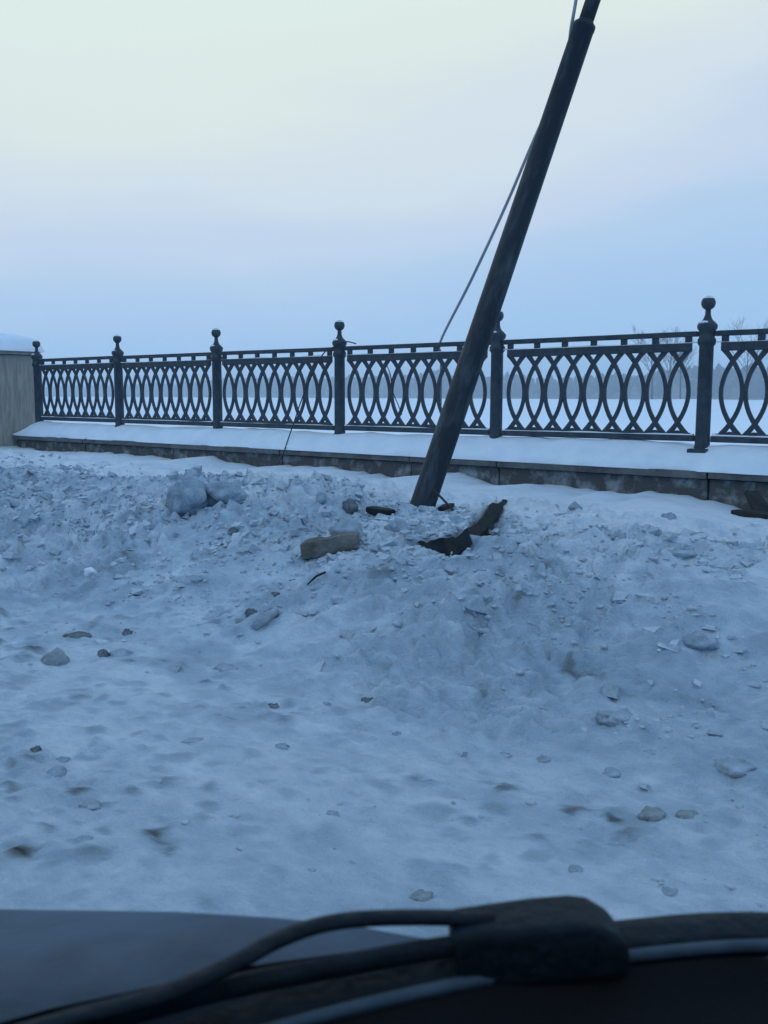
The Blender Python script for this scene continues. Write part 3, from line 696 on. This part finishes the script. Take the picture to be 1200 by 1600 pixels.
# ------------------------------------------------------------------ the car we sit in
car = empty('car', (0, -.27, 0)); tag(car, 'dark car in the foreground with dusty bonnet, wiper and black dashboard seen from inside', 'car')
CY = -.27
def cpart(name, me, mt, smooth=True, parent=None):
    o = link(name, me, mt, car, smooth); o.matrix_parent_inverse = Matrix.Translation(car.location).inverted(); return o
def csub(name, me, mt, par, smooth=True):
    o = link(name, me, mt, par, smooth); return o
# windscreen foot line (right half seen), mirrored about the car's middle
foot = [(-.510, CY, .872), (-.500, -.05, .874), (-.465, .14, .877), (-.410, .27, .879), (-.374, .345, .880), (-.334, .415, .881), (-.285, .487, .882), (-.228, .555, .884), (-.164, .616, .886), (-.06, .675, .892)]
foot_m = [(x, 2*CY-y, z) for x, y, z in foot[:0:-1]]
FL = smooth_path([Vector(p) for p in foot_m+foot], 4)
head = [Vector((.13+(.42 if True else 0)*((p.y-CY)/.95)**2*.55, CY+(p.y-CY)*.78, 1.47-.05*((p.y-CY)/.95)**2)) for p in FL]
V, Fc = [], []; n = 9
for p, h_ in zip(FL, head):
    for k in range(n):
        t = k/(n-1); q_ = p.lerp(h_, t); q_ += Vector((-.05, 0, .03))*4*t*(1-t); V.append(q_)
for i in range(len(FL)-1):
    for k in range(n-1): Fc.append((i*n+k, (i+1)*n+k, (i+1)*n+k+1, i*n+k+1))
cpart('windscreen', mesh(V, Fc), M_glass)
# light rubber trim at the glass foot
V, Fc = tube([p+Vector((.004, 0, 0)) for p in FL], .0042, 7); cpart('windscreen_trim', mesh(V, Fc), M_trim)
# dashboard: from the trim back towards the seats
V, Fc = [], []
for p in FL:
    k = Vector((1, (CY-p.y)*.25, 0))
    for dx, dz in ((.001, -.003), (.02, -.016), (.05, -.022), (.10, -.026), (.30, -.03), (.36, -.05), (.38, -.30)):
        V.append((min(p.x+dx, .36) if dx < .3 else max(p.x+dx, .15), CY+(p.y-CY)*.985, p.z+dz))
n = 7
for i in range(len(FL)-1):
    for k in range(n-1): Fc.append((i*n+k, i*n+k+1, (i+1)*n+k+1, (i+1)*n+k))
cpart('dashboard', mesh(V, Fc), M_dash)
# cowl: dark plastic rising from the glass foot to the bonnet's rear edge
crest = {(-.512): .9}
V, Fc = [], []
n = 8
for p in FL:
    s_ = Vector((-.80, .60 if p.y > CY else -.60, 0)); tt = min(1, abs(p.y-CY)/.62); out = Vector((-1+.22*tt, (.62*tt)*(1 if p.y > CY else -1), 0)).normalized()
    wv = .032
    for k, (a, z) in enumerate(((.002, -.010), (.006, .004), (.2, .005), (.4, .007), (.62, .0075), (.85, .007), (1.0, .004), (1.15, -.03))):
        V.append(p+out*(a*wv)+Vector((0, 0, z)))
for i in range(len(FL)-1):
    for k in range(n-1): Fc.append((i*n+k, (i+1)*n+k, (i+1)*n+k+1, i*n+k+1))
cpart('cowl_panel', mesh(V, Fc), M_cowl)
# bonnet with a rounded right edge
hx = [-.329, -.356, -.388, -.441, -.545, -.769, -1.0, -1.3, -1.5]
hy = [.493, .478, .462, .446, .439, .399, .36, .31, .26]; hzv = [.88, .88, .88, .87, .84, .78, .725, .64, .50]
fx = [(p.y, p.x) for p in FL]; fy_, fx_ = [a for a, b in sorted(fx)], [b for a, b in sorted(fx)]
us = [0, .25, .5, .7, .84, .93, .975, 1.0, 1.012, 1.016]; dz = [.030, .029, .026, .021, .015, .009, .004, 0, -.035, -.40]
us2 = [-u for u in us[:0:-1]]+us; dz2 = dz[:0:-1]+dz; V, Fc = [], []; n = len(us2)
for x, ye, z in zip(hx, hy, hzv):
    wt = max(0, 1-(-.329-x)/.6)
    for u, q_ in zip(us2, dz2):
        y = CY+(ye-CY)*u; V.append((x+wt*(min(0, float(np.interp(y, fy_, fx_))-.045+.329)), y, z+q_))
for i in range(len(hx)-1):
    for k in range(n-1): Fc.append((i*n+k, i*n+k+1, (i+1)*n+k+1, (i+1)*n+k))
cpart('bonnet', mesh(V, Fc), M_carpaint)
# wiper: hump, arm, blade
hp = [(-.243, .532, .886), (-.262, .520, .916), (-.276, .500, .931), (-.296, .483, .932), (-.314, .470, .924), (-.320, .462, .905)]
bm = bmesh.new(); box_bm(bm, -.055, .058, -.020, .020, -.022, .018, bev=.006)
bmesh.ops.subdivide_edges(bm, edges=[e for e in bm.edges if abs(e.verts[0].co.x-e.verts[1].co.x) > .05], cuts=7)
for v in bm.verts:
    if v.co.z > 0: v.co.z -= .002*max(0, -v.co.x/.055)+.016*max(0, (v.co.x-.028)/.028)**2
    v.co.y *= 1-.1*max(0, -v.co.x/.055)
me = bm_mesh(bm)
wa = cpart('wiper_arm', mesh(*bar(smooth_path([Vector(p) for p in [(-.300, .487, .912), (-.335, .452, .916), (-.362, .424, .9175), (-.379, .402, .9165), (-.386, .372, .9175), (-.390, .340, .9165), (-.402, .300, .9145), (-.432, .245, .9125), (-.47, .15, .910), (-.53, -.1, .905)]], 6), .0062, .0036)), M_cowl)
hb = csub('pivot_cover', me, M_cowl, wa)
hb.location = (-.279, .505, .8985); hb.rotation_euler = (0, -.05, math.atan2(.07, .075))
wb = cpart('wiper_blade', mesh(*bar(smooth_path([Vector(p) for p in [(-.262, .515, .900), (-.312, .462, .9005), (-.352, .405, .9005), (-.388, .352, .900), (-.415, .303, .900), (-.452, .225, .899), (-.50, .1, .897), (-.54, -.1, .895)]], 6), .0050, .0060)), M_cowl)
# the rest of the body, out of the frame: roof, pillars, sides, tail, wheels
V, Fc = [], []
cols = [h_ for h_ in head]
for h_ in head:
    for dx, dzv in ((0, 0), (.25, .03), (.8, .045), (1.3, .02), (1.6, -.05)): V.append((h_.x+dx if dx == 0 else max(h_.x+.02, dx+.1), h_.y, h_.z+dzv))
n = 5
for i in range(len(head)-1):
    for k in range(n-1): Fc.append((i*n+k, i*n+k+1, (i+1)*n+k+1, (i+1)*n+k))
cpart('roof', mesh(V, Fc), M_carpaint)
for sgn in (1, -1):
    p = FL[-1] if sgn > 0 else FL[0]; h_ = head[-1] if sgn > 0 else head[0]
    yb = p.y+.015*sgn
    cpart('pillar', mesh(*tube([p+Vector((.03, .02*sgn, -.03)), p.lerp(h_, .5)+Vector((.02, .01*sgn, .01)), h_+Vector((.02, 0, 0))], .03, 8)), M_carpaint)
    cpart('door', box_me(.0, 1.05, *sorted((yb-.03, yb+.03)), .32, .86, bev=.012), M_carpaint, False)
    cpart('rear_side', box_me(1.06, 2.1, *sorted((yb-.04, yb+.02)), .32, .90, bev=.02), M_carpaint, False)
    for wx in (-.95, 1.5):
        V, Fc = lathe([(.20, -.09), (.29, -.085), (.305, -.06), (.305, .06), (.29, .085), (.20, .09)], 28)
        t_ = cpart('wheel', mesh(V, Fc), M_rubber); t_.location = (wx, CY+sgn*(.45 if wx < 0 else .78), .31); t_.rotation_euler = (math.pi/2, 0, 0)
        V, Fc = lathe([(.195, -.06), (.19, .07), (.12, .05), (.05, .075)], 20); csub('rim', mesh(V, Fc), M_rim, t_)
cpart('tail', box_me(2.06, 2.14, CY-.9, CY+.9, .34, .92, bev=.02), M_carpaint, False)
cpart('rear_screen_panel', mesh([(1.7, CY-.72, 1.40), (1.7, CY+.72, 1.40), (2.1, CY+.88, .92), (2.1, CY-.88, .92)], [(0, 1, 2, 3)]), M_glass, False)
cpart('floor_pan', box_me(-1.3, 2.05, CY-.86, CY+.86, .22, .30), M_rubber, False)
cpart('front_seat', box_me(.75, .95, CY+.1, CY+.62, .3, 1.12, bev=.05), M_dash, True)
cpart('front_seat', box_me(.75, .95, CY-.62, CY-.1, .3, 1.12, bev=.05), M_dash, True)

# ------------------------------------------------------------------ winter haze
hz_me = box_me(-3400, 1400, -300, 2500, -3.2, 62)
M_haze = bpy.data.materials.new('winter_haze'); M_haze.use_nodes = True; t = M_haze.node_tree; t.nodes.clear()
o_ = t.nodes.new('ShaderNodeOutputMaterial'); pv = t.nodes.new('ShaderNodeVolumePrincipled')
pv.inputs['Color'].default_value = (.80, .88, .96, 1); pv.inputs['Density'].default_value = .0006; pv.inputs['Anisotropy'].default_value = .1
t.links.new(pv.outputs[0], o_.inputs['Volume'])
tag(link('haze', hz_me, M_haze), 'pale blue winter haze over the frozen river', 'haze', kind='stuff')
